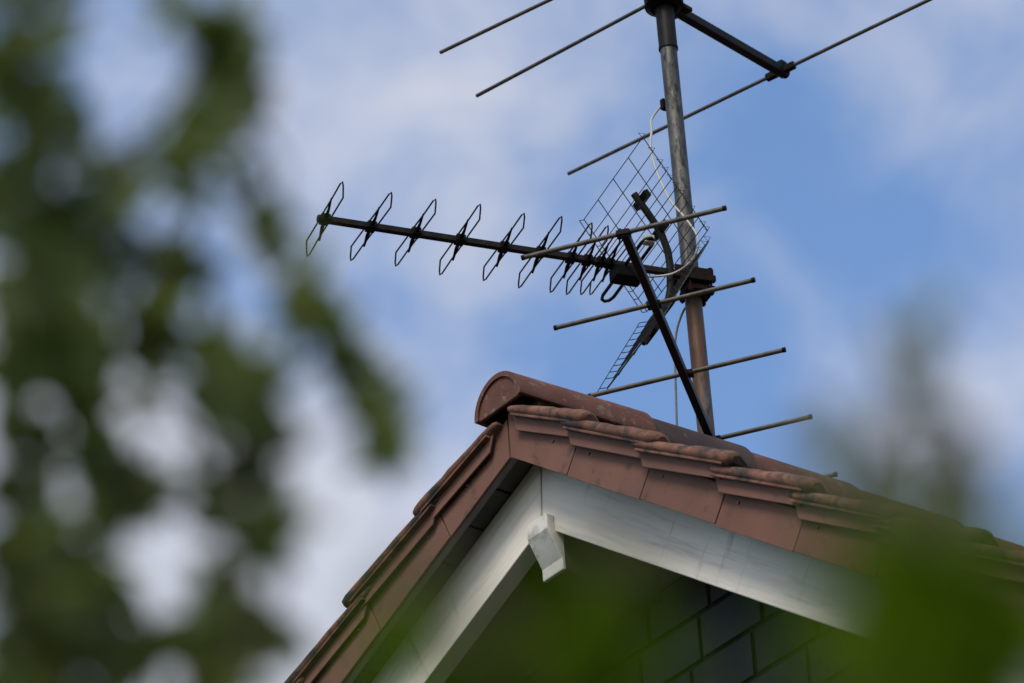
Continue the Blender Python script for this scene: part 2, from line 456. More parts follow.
# ------------------------------------------------------------------ mast
mB_ = O + V((-.036, .70, .152)); mT = O + V((-.054, .70, 1.541)); mC = O + V((.014, .70, .599))
mdir = (mT - mB_).normalized()
base = mB_ - mdir * 1.0
mast = thing('antenna_mast', base, 'grey steel antenna mast with rust streaks, rising through the roof ridge', 'mast')
m = MB(); m.tube([mB_ - mdir * 1.0 - base, mT - mdir * .10 - base], .0235, 24)
pole = m.build('pole', M['mast'], mast)
# the mast material measures height above the roof ridge: shift the pole's own origin there
for v in pole.data.vertices: v.co -= (O - base)
pole.location = O - base
m = MB(); m.tube([mT - mdir * .155 - base, mT + mdir * .32 - base], .0262, 24)
m.tube([mT - mdir * .158 - base, mT - mdir * .150 - base], .0275, 24)
m.build('sleeve', M['boom'], mast)
m = MB(); cc = O + V((-.054, .70, 1.215)) - base
m.box(cc + V((-.030, -.006, 0)), (1, 0, 0), (0, 1, 0), (0, 0, 1), .007, .008, .016)
m.build('cable_clip', M['plastic'], mast)

def frame(b, p=None):
    b = V(b).normalized(); p = V(p).normalized() if p else V((-b.y, b.x, 0)).normalized()
    return b, p
Z = V((0, 0, 1))
# ------------------------------------------------------------------ long three-rod antenna at the top of the mast
b, p = frame((-.164, .986, 0)); b = -b          # boom direction from the mast towards... the long rod is at +.524 along (-.164,.986)
b = V((-.164, .986, 0)).normalized()
eA = V((.973, .230, 0)).normalized()
fm = thing('radio_antenna', mT, 'top antenna of the mast with three long thin horizontal rods', 'antenna', 'antennas on the mast')
m = MB(); m.bar(b * -.30, b * .527, .026, .027)
boomA = m.build('boom', M['boom'], fm, bevel=.003)
m = MB(); m.tube([b * .527, b * .531], .0145, 12); m.build('end_cap', M['plastic'], boomA)
eA0 = eA
for t, off, half, skew in ((.508, 0, .777, .067), (-.027, .009, .684, .028), (-.232, .016, .611, .090)):
    eA = (V((.986, .164, 0)) + b * skew).normalized()          # old rods, none of them quite square to the boom
    m = MB(); c = b * t + Z * .0 + eA * off
    m.tube([c - eA * half, c + eA * half], .0056, 10)
    r = m.build('rod', M['alu'], fm)
    if t > 0:
        m = MB(); m.bar(c - eA * .052, c + eA * .048, .017, .02); m.box(c + Z * .018, b, eA, Z, .012, .014, .012)
        m.tube([c + Z * .02 - eA * .012 + b * .02, c + Z * .045 - eA * .012 + b * .02], .004, 8)
        m.build('insulator', M['plastic'], r, bevel=.002)
m = MB(); m.tube([mdir * -.012, mdir * .03], .055, 24); m.tube([mdir * -.02, mdir * -.012], [.040, .053], 24)
m.build('junction_box', M['plastic'], fm)
m = MB(); m.box(b * .03, b, eA, Z, .05, .034, .006); m.build('clamp', M['rust'], fm)

# ------------------------------------------------------------------ five-rod antenna low on the mast
b = V((.627, -.778, 0)).normalized(); p = V((-b.y, b.x, 0)); eB = V((.849, .528, 0)).normalized()
VB = mB_ + V((.036, -.030, -.028))
vhf = thing('television_antenna', VB, 'lower antenna of the mast, dark slanting boom with five short rods near the ridge', 'antenna', 'antennas on the mast')
m = MB(); m.bar(b * -.42, b * 1.035, .021, .024); boomB = m.build('boom', M['boom'], vhf, bevel=.002)
for t, off in ((1.028, -.004), (.665, -.002), (.295, .007), (-.071, .008), (-.43, .012)):
    m = MB(); c = b * t + eB * off + Z * (.003 if t > -.2 else .020)
    m.tube([c - eB * .272, c + eB * .272], .0065, 10)
    r = m.build('rod', M['alu'], vhf)
    m = MB(); m.box(c + Z * -.003, b, p, Z, .013, .018, .007); m.tube([c + Z * .004 - p * .010, c + Z * .014 - p * .010], .004, 8)
    m.build('clip', M['plastic'] if t > 1 else M['rust'], r, bevel=.002)
    for sg in (-1, 1):
        m = MB(); m.tube([c + eB * sg * .266, c + eB * sg * .2745], .0072, 10); m.build('tip', M['plastic'], r)
m = MB(); m.box(b * -.05 + Z * -.024 - p * .02, b, p, Z, .035, .030, .010)
m.build('mast_clamp', M['rust'], vhf, bevel=.003)

# ------------------------------------------------------------------ UHF antenna with grid reflector
b = V((-.289, -.957, 0)).normalized(); p = V((-b.y, b.x, 0)); p = V((.957, -.289, 0)).normalized()
uhf = thing('grid_reflector_antenna', mC, 'long antenna with wire loop directors and a wire grid reflector', 'antenna', 'antennas on the mast')
m = MB(); m.bar(b * -.03, b * 1.108, .0165, .018); boomC = m.build('boom', M['boom_rust'], uhf, bevel=.002)
m = MB(); m.tube([b * 1.104, b * 1.116], [.013, .010], 12); m.build('end_cap', M['plastic'], boomC)
def director():
    L = [(.0126, .02), (.0115, .10), (.0126, .172), (.0095, .181), (.0018, .164), (-.0158, .111), (-.0154, .02)]
    mb = MB()
    up = [b * q[0] + p * q[1] for q in L]
    dn = [b * (-q[0] - .004) - p * q[1] for q in L]
    mb.tube(up, .0024, 8); mb.tube(dn, .0024, 8)
    return mb
d0 = director().build('director', M['loop'], uhf, loc=(0, 0, 0))
m = MB()
# holder blade: slim, thicker at the boom, slanting from one wire to the other
pr = [(.011, .100), (-.001, .045), (-.009, 0), (-.013, -.045), (-.023, -.100), (-.018, -.100), (-.004, -.045), (.003, 0), (.006, .045), (.015, .100)]
m.prism([b * q[0] + p * q[1] - Z * .003 for q in pr], Z * .006)
m.prism([b * .011 + p * .015 - Z * .010, b * .011 - p * .015 - Z * .010, b * -.015 - p * .015 - Z * .010, b * -.015 + p * .015 - Z * .010], Z * .021)
h0 = m.build('holder', M['plastic'], d0, bevel=.0015)
for i, t in enumerate((1.098, .967, .842, .715, .588, .484, .393, .346, .308, .281)):
    if i == 0: d, h = d0, h0
    else:
        d = d0.copy(); COL.objects.link(d); d.parent = uhf
        h = h0.copy(); COL.objects.link(h); h.parent = d
    d.location = b * t + p * random.uniform(-.003, .003)
    sc = 1 if i < 7 else (.98, .95, .92)[i - 7]
    d.scale = (sc, sc, sc)
    d.rotation_euler = (random.uniform(-.03, .03), random.uniform(-.03, .03), random.uniform(-.02, .02))
# folded dipole and its box
td = .228
m = MB()
loop = [(.016, .02), (.016, .140), (.011, .160), (0, .168), (-.011, .160), (-.016, .140), (-.016, .02)]
for sg in (1, -1):
    m.tube([b * (td + q[0]) + p * q[1] * sg - Z * .012 for q in loop], .0048, 10)
dip = m.build('folded_dipole', M['boom'], uhf)
m = MB(); m.box(b * (td + .004) - Z * .030, b, p, Z, .042, .027, .019); m.build('dipole_box', M['plastic'], dip, bevel=.006)
m = MB(); m.box(b * td + p * .150 - Z * .008, b, p, Z, .014, .012, .012); m.build('spacer', M['cable'], dip, bevel=.003)
# reflector panels
def panel(sgn):
    mb = MB()
    o0 = b * .083 + Z * (.006 if sgn > 0 else -.026); o1 = b * (.250 if sgn > 0 else .232) + Z * (.275 if sgn > 0 else -.280)
    d = (o1 - o0); Ld = d.length; d.normalize()
    hw = .215; nrm = d.cross(p).normalized() * (1 if sgn > 0 else -1)
    ds = [0, .018] + [.018 + .0262 * i for i in range(1, 9)] + [.268, Ld]
    fl = (b * .85 - p * .5).normalized() * (.012 if sgn > 0 else .022)                # the left margin is folded forward
    for q in ds:
        c = o0 + d * q
        pts = [c - p * hw + fl, c - p * hw, c + p * hw, c + p * hw + Z * .013 + b * .011, c + p * hw + Z * .014 - b * .008, c + p * hw]
        mb.tube(pts, .00135, 6)
    for q in (-hw, -.11, 0, .11, hw):
        mb.tube([o0 + p * q + nrm * .002, o1 + p * q + nrm * .002], .00135, 6)
    mb.tube([o0 - p * hw + fl, o1 - p * hw + fl], .00135, 6)
    return mb.build('reflector_grid', M['wire'], uhf)
panel(1); panel(-1)
# curved bracket arm that carries both panels
m = MB()
arm = [(.190, .238), (.183, .226), (.160, .192), (.140, .160), (.118, .120), (.104, .070), (.101, .030), (.103, -.012), (.106, -.055), (.117, -.095), (.140, -.145), (.168, -.190), (.200, -.240)]
for (b0, z0_), (b1, z1_) in zip(arm[:-1], arm[1:]):
    pass
m.tube([b * q[0] + Z * q[1] for q in arm], [.0105] * 9 + [.010, .009, .008, .008], 10)
arm_o = m.build('bracket_arm', M['boom_rust'], uhf)
for tb, tz in ((.172, .222), (.126, .132), (.126, -.118), (.176, -.205)):
    m = MB(); m.box(b * (tb - .004) + Z * tz, p, (b * .53 + Z * (.85 if tz > 0 else -.85)).normalized(), (b * .85 - Z * (.53 if tz > 0 else -.53)).normalized(), .040, .011, .008)
    m.build('grid_clamp', M['plastic'], arm_o, bevel=.002)
# mast clamp: two toothed jaws and a bolt
m = MB()
q_ = p * -.042
m.box(b * .034 + p * -.020, b, p, Z, .050, .034, .015); m.box(b * .038 + p * .016, b, p, Z, .056, .004, .019)
m.box(b * .016 + p * -.022 + Z * -.034, b, p, Z, .040, .031, .008)
for tb in (-.012, .05):
    for tp in (-.05, .010):
        m.tube([b * tb + p * tp + Z * .026, b * tb + p * tp - Z * .058], .004, 8); m.tube([b * tb + p * tp - Z * .045, b * tb + p * tp - Z * .053], .008, 6)
        m.tube([b * tb + p * tp + Z * .018, b * tb + p * tp + Z * .025], .008, 6)
m.build('mast_clamp', M['rust'], uhf, bevel=.004)

# ------------------------------------------------------------------ cables
def smooth(pts, k=6):
    pts = [V(q) for q in pts]; out = []
    for i in range(len(pts) - 1):
        a0, a1, a2, a3 = pts[max(i - 1, 0)], pts[i], pts[i + 1], pts[min(i + 2, len(pts) - 1)]
        for j in range(k):
            t = j / k
            out.append(.5 * ((2 * a1) + (a2 - a0) * t + (2 * a0 - 5 * a1 + 4 * a2 - a3) * t * t + (3 * a1 - a0 - 3 * a2 + a3) * t ** 3))
    return out + [pts[-1]]
base = mC
m = MB()
o_ = V((.014, .70, .599)) + O
def rel(*q): return o_ + V(q)
pts = [O + V((-.090, .690, 1.215)), rel(-.128, -.030, .575), rel(-.115, -.045, .525), rel(-.108, -.06, .457), rel(-.074, -.075, .357), rel(-.019, -.085, .232), rel(.041, -.09, .141), rel(.083, -.09, .061), rel(.078, -.09, .019), rel(.049, -.10, -.014), rel(-.007, -.11, -.019), rel(-.044, -.145, -.020), rel(-.058, -.185, -.026)]
m.tube(smooth(pts), .0032, 8)
tag(m.build('coax_cable', M['cable'], loc=pts[-1]), 'pale coaxial cable curving from the upper mast to the black dipole box', 'cable')
m = MB()
pts = [(-.028, .665, .575), (-.053, .70, .562), (-.085, .7, .545), (-.116, .7, .505), (-.133, .7, .446), (-.143, .7, .324), (-.151, .7, .218), (-.158, .7, .06), (-.16, .70, -.08)]
m.tube(smooth([O + V(q) for q in pts]), .0034, 8)
tag(m.build('drop_cable', M['cable_old'], loc=O + V(pts[-1])), 'thin grey cable hanging beside the rusty lower mast down to the roof', 'cable')

# ------------------------------------------------------------------ foliage
TREE_CLUMPS = [
    ((7.789, -6.906, 3.642), 0.0305, 22),
    ((7.642, -6.778, 3.737), 0.0291, 16),
    ((7.639, -6.791, 3.804), 0.0261, 11),
    ((7.781, -6.743, 3.727), 0.0203, 18),
    ((7.705, -6.671, 3.763), 0.0156, 6),
    ((7.846, -6.771, 3.626), 0.0123, 3),
    ((7.893, -6.849, 3.547), 0.0227, 10),
    ((7.545, -6.579, 3.820), 0.0205, 6),
    ((7.726, -6.796, 3.646), 0.0151, 5),
    ((7.772, -6.863, 3.572), 0.0336, 19),
    ((7.610, -6.771, 3.626), 0.0385, 27),
    ((7.588, -6.687, 3.705), 0.0296, 12),
    ((7.558, -6.638, 3.701), 0.0253, 9),
    ((7.610, -6.643, 3.692), 0.0198, 6),
    ((7.736, -6.706, 3.657), 0.0140, 3),
    ((7.867, -6.774, 3.536), 0.0097, 6),
    ((7.704, -6.646, 3.645), 0.0090, 4),
    ((7.677, -6.605, 3.641), 0.0117, 8),
    ((7.765, -6.654, 3.551), 0.0126, 9),
    ((7.708, -6.594, 3.576), 0.0128, 9),
    ((7.724, -6.590, 3.541), 0.0115, 8),
    ((7.877, -6.701, 3.406), 0.0090, 6),
    ((7.692, -6.551, 3.522), 0.0064, 3),
    ((7.986, -6.867, 3.336), 0.0102, 7),
    ((8.043, -6.935, 3.289), 0.0088, 3),
    ((7.795, -6.878, 3.466), 0.0287, 19),
    ((7.437, -6.599, 3.726), 0.0274, 11),
    ((7.642, -6.700, 3.599), 0.0257, 11),
    ((7.660, -6.682, 3.592), 0.0224, 8),
    ((7.534, -6.582, 3.642), 0.0227, 8),
    ((7.482, -6.594, 3.661), 0.0169, 3),
    ((7.540, -6.693, 3.600), 0.0261, 12),
    ((7.585, -6.767, 3.539), 0.0216, 8),
    ((7.563, -6.679, 3.526), 0.0233, 12),
    ((7.602, -6.676, 3.500), 0.0230, 10),
    ((7.458, -6.624, 3.632), 0.0175, 5),
    ((7.580, -6.615, 3.537), 0.0195, 9),
    ((7.807, -6.753, 3.398), 0.0205, 12),
    ((7.859, -6.777, 3.332), 0.0165, 10),
    ((7.724, -6.676, 3.484), 0.0150, 6),
    ((7.639, -6.602, 3.461), 0.0115, 4),
    ((7.629, -6.754, 3.421), 0.0249, 12),
    ((7.555, -6.745, 3.458), 0.0318, 16),
    ((7.702, -6.836, 3.314), 0.0359, 35),
    ((7.725, -6.707, 3.354), 0.0208, 10),
    ((7.752, -6.721, 3.316), 0.0217, 17),
    ((7.746, -6.740, 3.304), 0.0241, 13),
    ((7.591, -6.672, 3.394), 0.0240, 8),
    ((7.577, -6.693, 3.398), 0.0253, 12),
    ((7.496, -6.646, 3.482), 0.0157, 5),
    ((7.553, -6.750, 3.502), 0.0230, 8),
    ((7.433, -6.636, 3.610), 0.0161, 4),
    ((7.668, -6.824, 3.657), 0.0316, 16),
    ((7.439, -6.674, 3.704), 0.0270, 11),
    ((7.598, -6.747, 3.352), 0.0373, 27),
    ((7.789, -6.768, 3.253), 0.0271, 16),
    ((6.712, -6.382, 3.500), 0.0841, 14),
    ((7.388, -6.979, 3.385), 0.0688, 14),
    ((7.467, -6.874, 3.545), 0.0704, 14),
    ((6.385, -6.768, 3.695), 0.0859, 14),
    ((7.001, -7.051, 3.433), 0.0732, 14),
    ((6.937, -7.021, 4.155), 0.0811, 14),
    ((7.460, -6.844, 4.272), 0.0777, 14),
    ((7.104, -7.131, 3.465), 0.0714, 14),
    ((7.087, -6.604, 3.285), 0.0753, 14),
    ((7.816, -6.997, 3.637), 0.0659, 14),
    ((7.717, -7.168, 3.976), 0.0685, 14),
    ((7.436, -7.100, 3.448), 0.0676, 14),
    ((7.051, -7.096, 3.320), 0.0711, 14),
    ((7.272, -6.672, 3.298), 0.0725, 14),
    ((7.045, -6.862, 3.831), 0.0783, 14),
    ((7.094, -6.800, 3.772), 0.0778, 14),
    ((7.406, -6.767, 3.694), 0.0737, 14),
    ((7.574, -7.009, 3.864), 0.0708, 14),
    ((7.310, -6.681, 3.752), 0.0762, 14),
    ((7.000, -7.128, 3.909), 0.0769, 14),
    ((6.851, -7.036, 3.742), 0.0781, 14),
    ((7.020, -7.090, 3.630), 0.0744, 14),
    ((7.154, -6.785, 4.034), 0.0797, 14),
    ((7.876, -7.183, 3.875), 0.0655, 14),
    ((7.270, -6.842, 3.181), 0.0697, 14),
    ((7.306, -7.004, 3.561), 0.0712, 14),
    ((7.364, -7.102, 3.853), 0.0723, 14),
    ((7.438, -7.004, 3.863), 0.0725, 14),
    ((7.470, -6.918, 4.258), 0.0767, 14),
    ((7.612, -7.022, 3.744), 0.0691, 14),
    ((7.696, -7.033, 3.780), 0.0683, 14),
    ((7.456, -7.093, 3.339), 0.0664, 14),
    ((6.920, -6.898, 4.152), 0.0825, 14),
    ((7.323, -7.013, 3.241), 0.0679, 14),
    ((6.705, -6.757, 3.847), 0.0836, 14),
    ((7.651, -7.208, 3.755), 0.0668, 14),
    ((7.098, -6.860, 4.276), 0.0819, 14),
    ((7.655, -6.988, 3.893), 0.0703, 14),
    ((6.959, -6.575, 3.792), 0.0819, 14),
    ((7.512, -7.199, 3.967), 0.0706, 14),
    ((7.543, -6.946, 3.862), 0.0718, 14),
    ((7.294, -7.028, 3.779), 0.0732, 14),
    ((7.918, -7.106, 3.716), 0.0643, 14),
    ((6.714, -6.322, 3.631), 0.0859, 14),
    ((6.536, -6.582, 3.543), 0.0846, 14),
    ((6.657, -6.803, 3.721), 0.0826, 14),
    ((7.472, -6.666, 3.197), 0.0566, 14),
    ((7.530, -6.833, 3.191), 0.0546, 14),
    ((7.240, -6.537, 3.370), 0.0613, 14),
    ((7.120, -6.695, 3.249), 0.0602, 14),
    ((7.223, -6.377, 3.282), 0.0621, 14),
    ((7.290, -6.575, 3.399), 0.0607, 14),
    ((7.214, -6.700, 3.339), 0.0600, 14),
    ((7.156, -6.509, 3.383), 0.0625, 14),
    ((7.492, -6.700, 3.216), 0.0563, 14),
    ((7.298, -6.457, 3.325), 0.0610, 14),
]
SHRUB_CLUMPS_TALL = [
    ((9.273, -7.643, 2.357), 0.0108, 9),
    ((9.288, -7.648, 2.342), 0.0117, 10),
    ((9.215, -7.597, 2.388), 0.0085, 8),
    ((9.261, -7.627, 2.382), 0.0060, 3),
    ((9.297, -7.647, 2.352), 0.0091, 7),
    ((9.264, -7.605, 2.363), 0.0110, 10),
    ((9.303, -7.632, 2.344), 0.0091, 8),
    ((9.310, -7.635, 2.355), 0.0064, 3),
    ((9.246, -7.633, 2.370), 0.0044, 3),
    ((9.302, -7.655, 2.367), 0.0048, 4),
    ((9.295, -7.665, 2.369), 0.0037, 2),
    ((9.307, -7.645, 2.363), 0.0059, 4),
    ((9.255, -7.631, 2.379), 0.0055, 5),
    ((9.307, -7.657, 2.376), 0.0032, 1),
    ((9.307, -7.631, 2.347), 0.0096, 9),
    ((9.269, -7.597, 2.360), 0.0110, 9),
    ((9.315, -7.633, 2.360), 0.0053, 3),
    ((9.290, -7.667, 2.365), 0.0032, 1),
    ((9.250, -7.617, 2.357), 0.0138, 12),
    ((9.294, -7.631, 2.331), 0.0133, 12),
    ((9.120, -7.541, 2.234), 0.0428, 9),
    ((9.100, -7.417, 2.276), 0.0454, 9),
    ((8.999, -7.329, 2.077), 0.0457, 9),
    ((8.922, -7.458, 2.148), 0.0461, 9),
    ((9.156, -7.637, 2.176), 0.0402, 9),
    ((9.120, -7.514, 2.157), 0.0422, 9),
    ((9.316, -7.634, 2.210), 0.0380, 9),
    ((9.240, -7.691, 2.185), 0.0382, 9),
    ((9.208, -7.530, 1.986), 0.0384, 9),
    ((9.177, -7.568, 2.166), 0.0406, 9),
    ((9.036, -7.484, 2.106), 0.0434, 9),
    ((9.179, -7.593, 2.205), 0.0408, 9),
    ((8.989, -7.488, 2.152), 0.0447, 9),
    ((9.238, -7.639, 2.213), 0.0393, 9),
    ((8.987, -7.433, 2.142), 0.0453, 9),
    ((9.004, -7.455, 2.063), 0.0437, 9),
]
SHRUB_CLUMPS_LOW = [
    ((9.142, -7.636, 2.433), 0.0041, 5),
    ((9.138, -7.632, 2.425), 0.0058, 10),
    ((9.097, -7.608, 2.444), 0.0060, 8),
    ((9.140, -7.624, 2.419), 0.0058, 9),
    ((9.133, -7.628, 2.414), 0.0099, 18),
    ((9.122, -7.639, 2.411), 0.0058, 5),
    ((9.110, -7.675, 2.435), 0.0029, 2),
    ((9.107, -7.669, 2.424), 0.0041, 4),
    ((9.062, -7.645, 2.439), 0.0054, 5),
    ((9.139, -7.615, 2.408), 0.0053, 4),
    ((9.046, -7.608, 2.182), 0.0425, 9),
    ((9.005, -7.522, 2.192), 0.0444, 9),
    ((9.056, -7.608, 2.225), 0.0429, 9),
    ((9.136, -7.623, 2.257), 0.0417, 9),
    ((8.829, -7.449, 2.077), 0.0469, 9),
    ((8.867, -7.490, 2.057), 0.0454, 9),
    ((9.130, -7.709, 2.107), 0.0387, 9),
    ((8.920, -7.434, 2.139), 0.0464, 9),
    ((8.963, -7.476, 2.119), 0.0448, 9),
    ((9.073, -7.597, 2.275), 0.0434, 9),
    ((8.958, -7.618, 2.296), 0.0452, 9),
    ((9.170, -7.770, 2.205), 0.0385, 9),
    ((9.249, -7.692, 2.164), 0.0377, 9),
    ((9.024, -7.498, 2.306), 0.0459, 9),
    ((8.857, -7.417, 2.091), 0.0470, 9),
    ((9.137, -7.668, 2.005), 0.0379, 9),
]
SHRUB_CLUMPS_THIN = [
    ((8.655, -7.006, 2.984), 0.0036, 1),
    ((8.649, -7.004, 2.974), 0.0045, 2),
    ((8.641, -7.002, 2.962), 0.0045, 2),
    ((8.632, -7.001, 2.949), 0.0054, 1),
    ((8.674, -7.084, 2.897), 0.0043, 2),
    ((8.665, -7.082, 2.885), 0.0052, 2),
    ((8.644, -6.979, 2.940), 0.0054, 1),
    ((8.632, -6.978, 2.925), 0.0063, 1),
    ((8.676, -7.063, 2.878), 0.0069, 1),
    ((8.679, -7.048, 2.866), 0.0087, 2),
    ((8.662, -7.070, 2.867), 0.0078, 1),
    ((8.636, -6.962, 2.913), 0.0063, 2),
    ((8.660, -7.043, 2.837), 0.0173, 3),
    ((8.666, -7.022, 2.820), 0.0173, 3),
    ((8.640, -7.041, 2.807), 0.0260, 6),
    ((8.444, -6.848, 2.575), 0.0407, 12),
    ((8.294, -6.825, 2.486), 0.0417, 12),
    ((8.474, -6.966, 2.651), 0.0400, 12),
    ((8.620, -6.989, 2.638), 0.0383, 12),
    ((8.376, -6.869, 2.532), 0.0409, 12),
    ((8.520, -6.964, 2.609), 0.0393, 12),
    ((8.570, -7.020, 2.550), 0.0379, 12),
    ((8.379, -6.861, 2.329), 0.0394, 12),
    ((8.534, -6.909, 2.740), 0.0406, 12),
    ((8.445, -6.864, 2.477), 0.0398, 12),
    ((8.354, -6.816, 2.532), 0.0415, 12),
    ((8.498, -6.960, 2.782), 0.0409, 12),
]
TREE_BASE = (7.332, -6.937, 0)
SHRUB_BASE_THIN = (8.605, -6.998, 0)
SHRUB_BASE_TALL = (9.254, -7.620, 0)
SHRUB_BASE_LOW = (9.197, -7.694, 0)

def leaf(mb, pos, d, nrm, L, W, fold=.25, curl=.2):
    d = d.normalized(); s = d.cross(nrm).normalized(); u = s.cross(d)
    vs = []
    for t, wv in ((0, .04), (.22, .72), (.48, 1), (.76, .62), (1, .02)):
        c0 = pos + d * (L * t) - u * (curl * L * t * t)
        h = W * wv / 2
        vs += [c0 - s * h + u * (fold * h), c0, c0 + s * h + u * (fold * h)]
    fs = []
    for i in range(4):
        for k in (0, 1):
            fs.append((i * 3 + k, i * 3 + k + 1, i * 3 + k + 4, i * 3 + k + 3))
    mb.add(vs, fs, True)

def rdir(rg, down):
    v = V((rg.gauss(0, 1), rg.gauss(0, 1), rg.gauss(0, 1))).normalized()
    return (v + V((0, 0, -down))).normalized()

def plant(name, base, label, cat, clumps, forks, rt, leaf_len, leaf_wid, down, leafmat, seed, crown='crown', stem='trunk'):
    rg = random.Random(seed); base = V(base)
    root = thing(name, base, label, cat)
    wood, fol = MB(), MB()
    forks = [V(f) for f in forks]
    wood.tube(smooth([base * 1.0] + forks, 5), [rt * (1 - .6 * i / (5 * len(forks))) for i in range(5 * len(forks) + 1)], 10)
    centres = [V(c[0]) for c in clumps]
    linked = list(forks)
    order = sorted(range(len(clumps)), key=lambda i: min((centres[i] - f).length for f in forks))
    done = []
    for i in order:
        c = centres[i]
        pool = linked + done
        near = min(pool, key=lambda q: (q - c).length + .35 * max(0, q.z - c.z))
        mid = (near + c) / 2 + V((rg.uniform(-.02, .02), rg.uniform(-.02, .02), rg.uniform(0, .04)))
        r0 = (.0035 if near in done else .008) * (.4 if clumps[i][1] < .0022 else 1)
        wood.tube(smooth([near, mid, c], 3), [r0 * (1 - .75 * k / 6) for k in range(7)], 6)
        done.append(c)
        for k in range(clumps[i][2]):
            o = V((rg.gauss(0, .55), rg.gauss(0, .55), rg.gauss(0, .55))) * clumps[i][1]
            L = leaf_len * rg.uniform(.7, 1.2) * (.55 if clumps[i][1] < .0022 else 1)
            d = rdir(rg, down); n = rdir(rg, -.6)
            leaf(fol, c + o - d * L * .5, d, n, L, leaf_wid * rg.uniform(.75, 1.2) * (.45 if clumps[i][1] < .0022 else 1), rg.uniform(.1, .5), rg.uniform(0, .35))
            if o.length > .02:
                wood.tube([c, c + o * .5 + V((0, 0, .006)), c + o - d * L * .5], [.0016, .0012, .0008], 4, cap=False)
    for q in wood, fol:
        q.v = [x - base for x in q.v]
    wood.build(stem, M['bark'], root); fol.build(crown, leafmat, root, recalc=False)
    return root
M['leaf_tree'] = leaf_mat('tree_leaf', (.026, .038, .010), (.095, .115, .035), (.26, .33, .06))
M['leaf_shrub'] = leaf_mat('shrub_leaf', (.038, .074, .002), (.075, .125, .003), (.27, .44, .003))
M['leaf_thin'] = leaf_mat('pale_shoot_leaf', (.15, .18, .12), (.22, .26, .18), (.5, .58, .38))
TB = V(TREE_BASE)
plant('leafy_tree', TREE_BASE, 'out of focus leafy tree with drooping twigs in front of the sky', 'tree', TREE_CLUMPS,
      [TB + V((.05, .02, 1.2)), TB + V((.0, .05, 2.4)), TB + V((.06, .03, 3.1)), TB + V((.04, .1, 3.9)), TB + V((.1, .08, 4.4))], .06, .050, .026, .55, M['leaf_tree'], 11)
SA, SB = V(SHRUB_BASE_TALL), V(SHRUB_BASE_LOW)
plant('garden_shrub', SHRUB_BASE_TALL, 'dense blurred green shrub in front of the right end of the white bargeboard', 'shrub', SHRUB_CLUMPS_TALL,
      [SA + V((.02, 0, .6)), SA + V((-.02, .02, 1.2)), SA + V((0, 0, 1.9))], .016, .036, .020, .1, M['leaf_shrub'], 5, 'foliage', 'stem')
SC = V(SHRUB_BASE_THIN)
plant('thin_shrub', SHRUB_BASE_THIN, 'slender shrub with wispy upright shoots reaching above the right roof edge', 'shrub', SHRUB_CLUMPS_THIN,
      [SC + V((.02, 0, .7)), SC + V((0, .02, 1.6)), SC + V((0, 0, 2.3))], .016, .040, .014, -.5, M['leaf_thin'], 9, 'foliage', 'stem')
plant('garden_shrub', SHRUB_BASE_LOW, 'blurred green shrub tips below the gable peak and its white block', 'shrub', SHRUB_CLUMPS_LOW,
      [SB + V((-.02, .02, .6)), SB + V((.02, 0, 1.2)), SB + V((0, 0, 1.85))], .012, .029, .017, .1, M['leaf_shrub'], 8, 'foliage', 'stem')


# ------------------------------------------------------------------ camera
cam_d = bpy.data.cameras.new('camera'); cam = bpy.data.objects.new('camera', cam_d); COL.objects.link(cam)
yw, pt, rl = radians(50), radians(31), radians(4)
F = V((-sin(yw) * cos(pt), cos(yw) * cos(pt), sin(pt)))
Rt = V((cos(yw), sin(yw), 0)); Up = Rt.cross(F)
R2 = cos(rl) * Rt - sin(rl) * Up; U2 = sin(rl) * Rt + cos(rl) * Up
cp = V((10.310, -8.637, ZR - 7.904))
mw = Matrix((R2, U2, -F)).transposed().to_4x4(); mw.translation = cp
cam.matrix_world = mw
cam_d.sensor_width = 36; cam_d.lens = 6000 * 36 / 1024
cam_d.clip_end = 3000; cam_d.clip_start = .05
cam_d.dof.use_dof = True; cam_d.dof.focus_distance = 15.9; cam_d.dof.aperture_fstop = 5.0
cam_d.dof.aperture_blades = 9
S.camera = cam

# ------------------------------------------------------------------ sky and light
SUN_EL, SUN_AZ = radians(47), radians(-62)      # azimuth of the sun in the xy plane, from +x
sd = V((cos(SUN_EL) * cos(SUN_AZ), cos(SUN_EL) * sin(SUN_AZ), sin(SUN_EL)))
w = bpy.data.worlds.new('World'); S.world = w; w.use_nodes = True
nt = w.node_tree; N = nt.nodes; L = nt.links; N.clear()
out = N.new('ShaderNodeOutputWorld'); bg = N.new('ShaderNodeBackground'); L.new(bg.outputs[0], out.inputs[0])
sky = N.new('ShaderNodeTexSky'); sky.sky_type = 'NISHITA'; sky.sun_disc = False
sky.sun_elevation = SUN_EL; sky.sun_rotation = pi / 2 - SUN_AZ
sky.altitude = 100; sky.air_density = 1.0; sky.dust_density = .2; sky.ozone_density = 4.5
tc = N.new('ShaderNodeTexCoord')
def math_(op, a, b=None, clamp=False):
    n = N.new('ShaderNodeMath'); n.operation = op; n.use_clamp = clamp
    for i, q in enumerate((a, b)):
        if q is None: continue
        if isinstance(q, (int, float)): n.inputs[i].default_value = q
        else: L.new(q, n.inputs[i])
    return n.outputs[0]
def rng(f, a, b_, c=0, d=1):
    r = N.new('ShaderNodeMapRange'); r.interpolation_type = 'SMOOTHSTEP'
    for i, q in ((1, a), (2, b_), (3, c), (4, d)): r.inputs[i].default_value = q
    L.new(f, r.inputs[0]); return r.outputs[0]
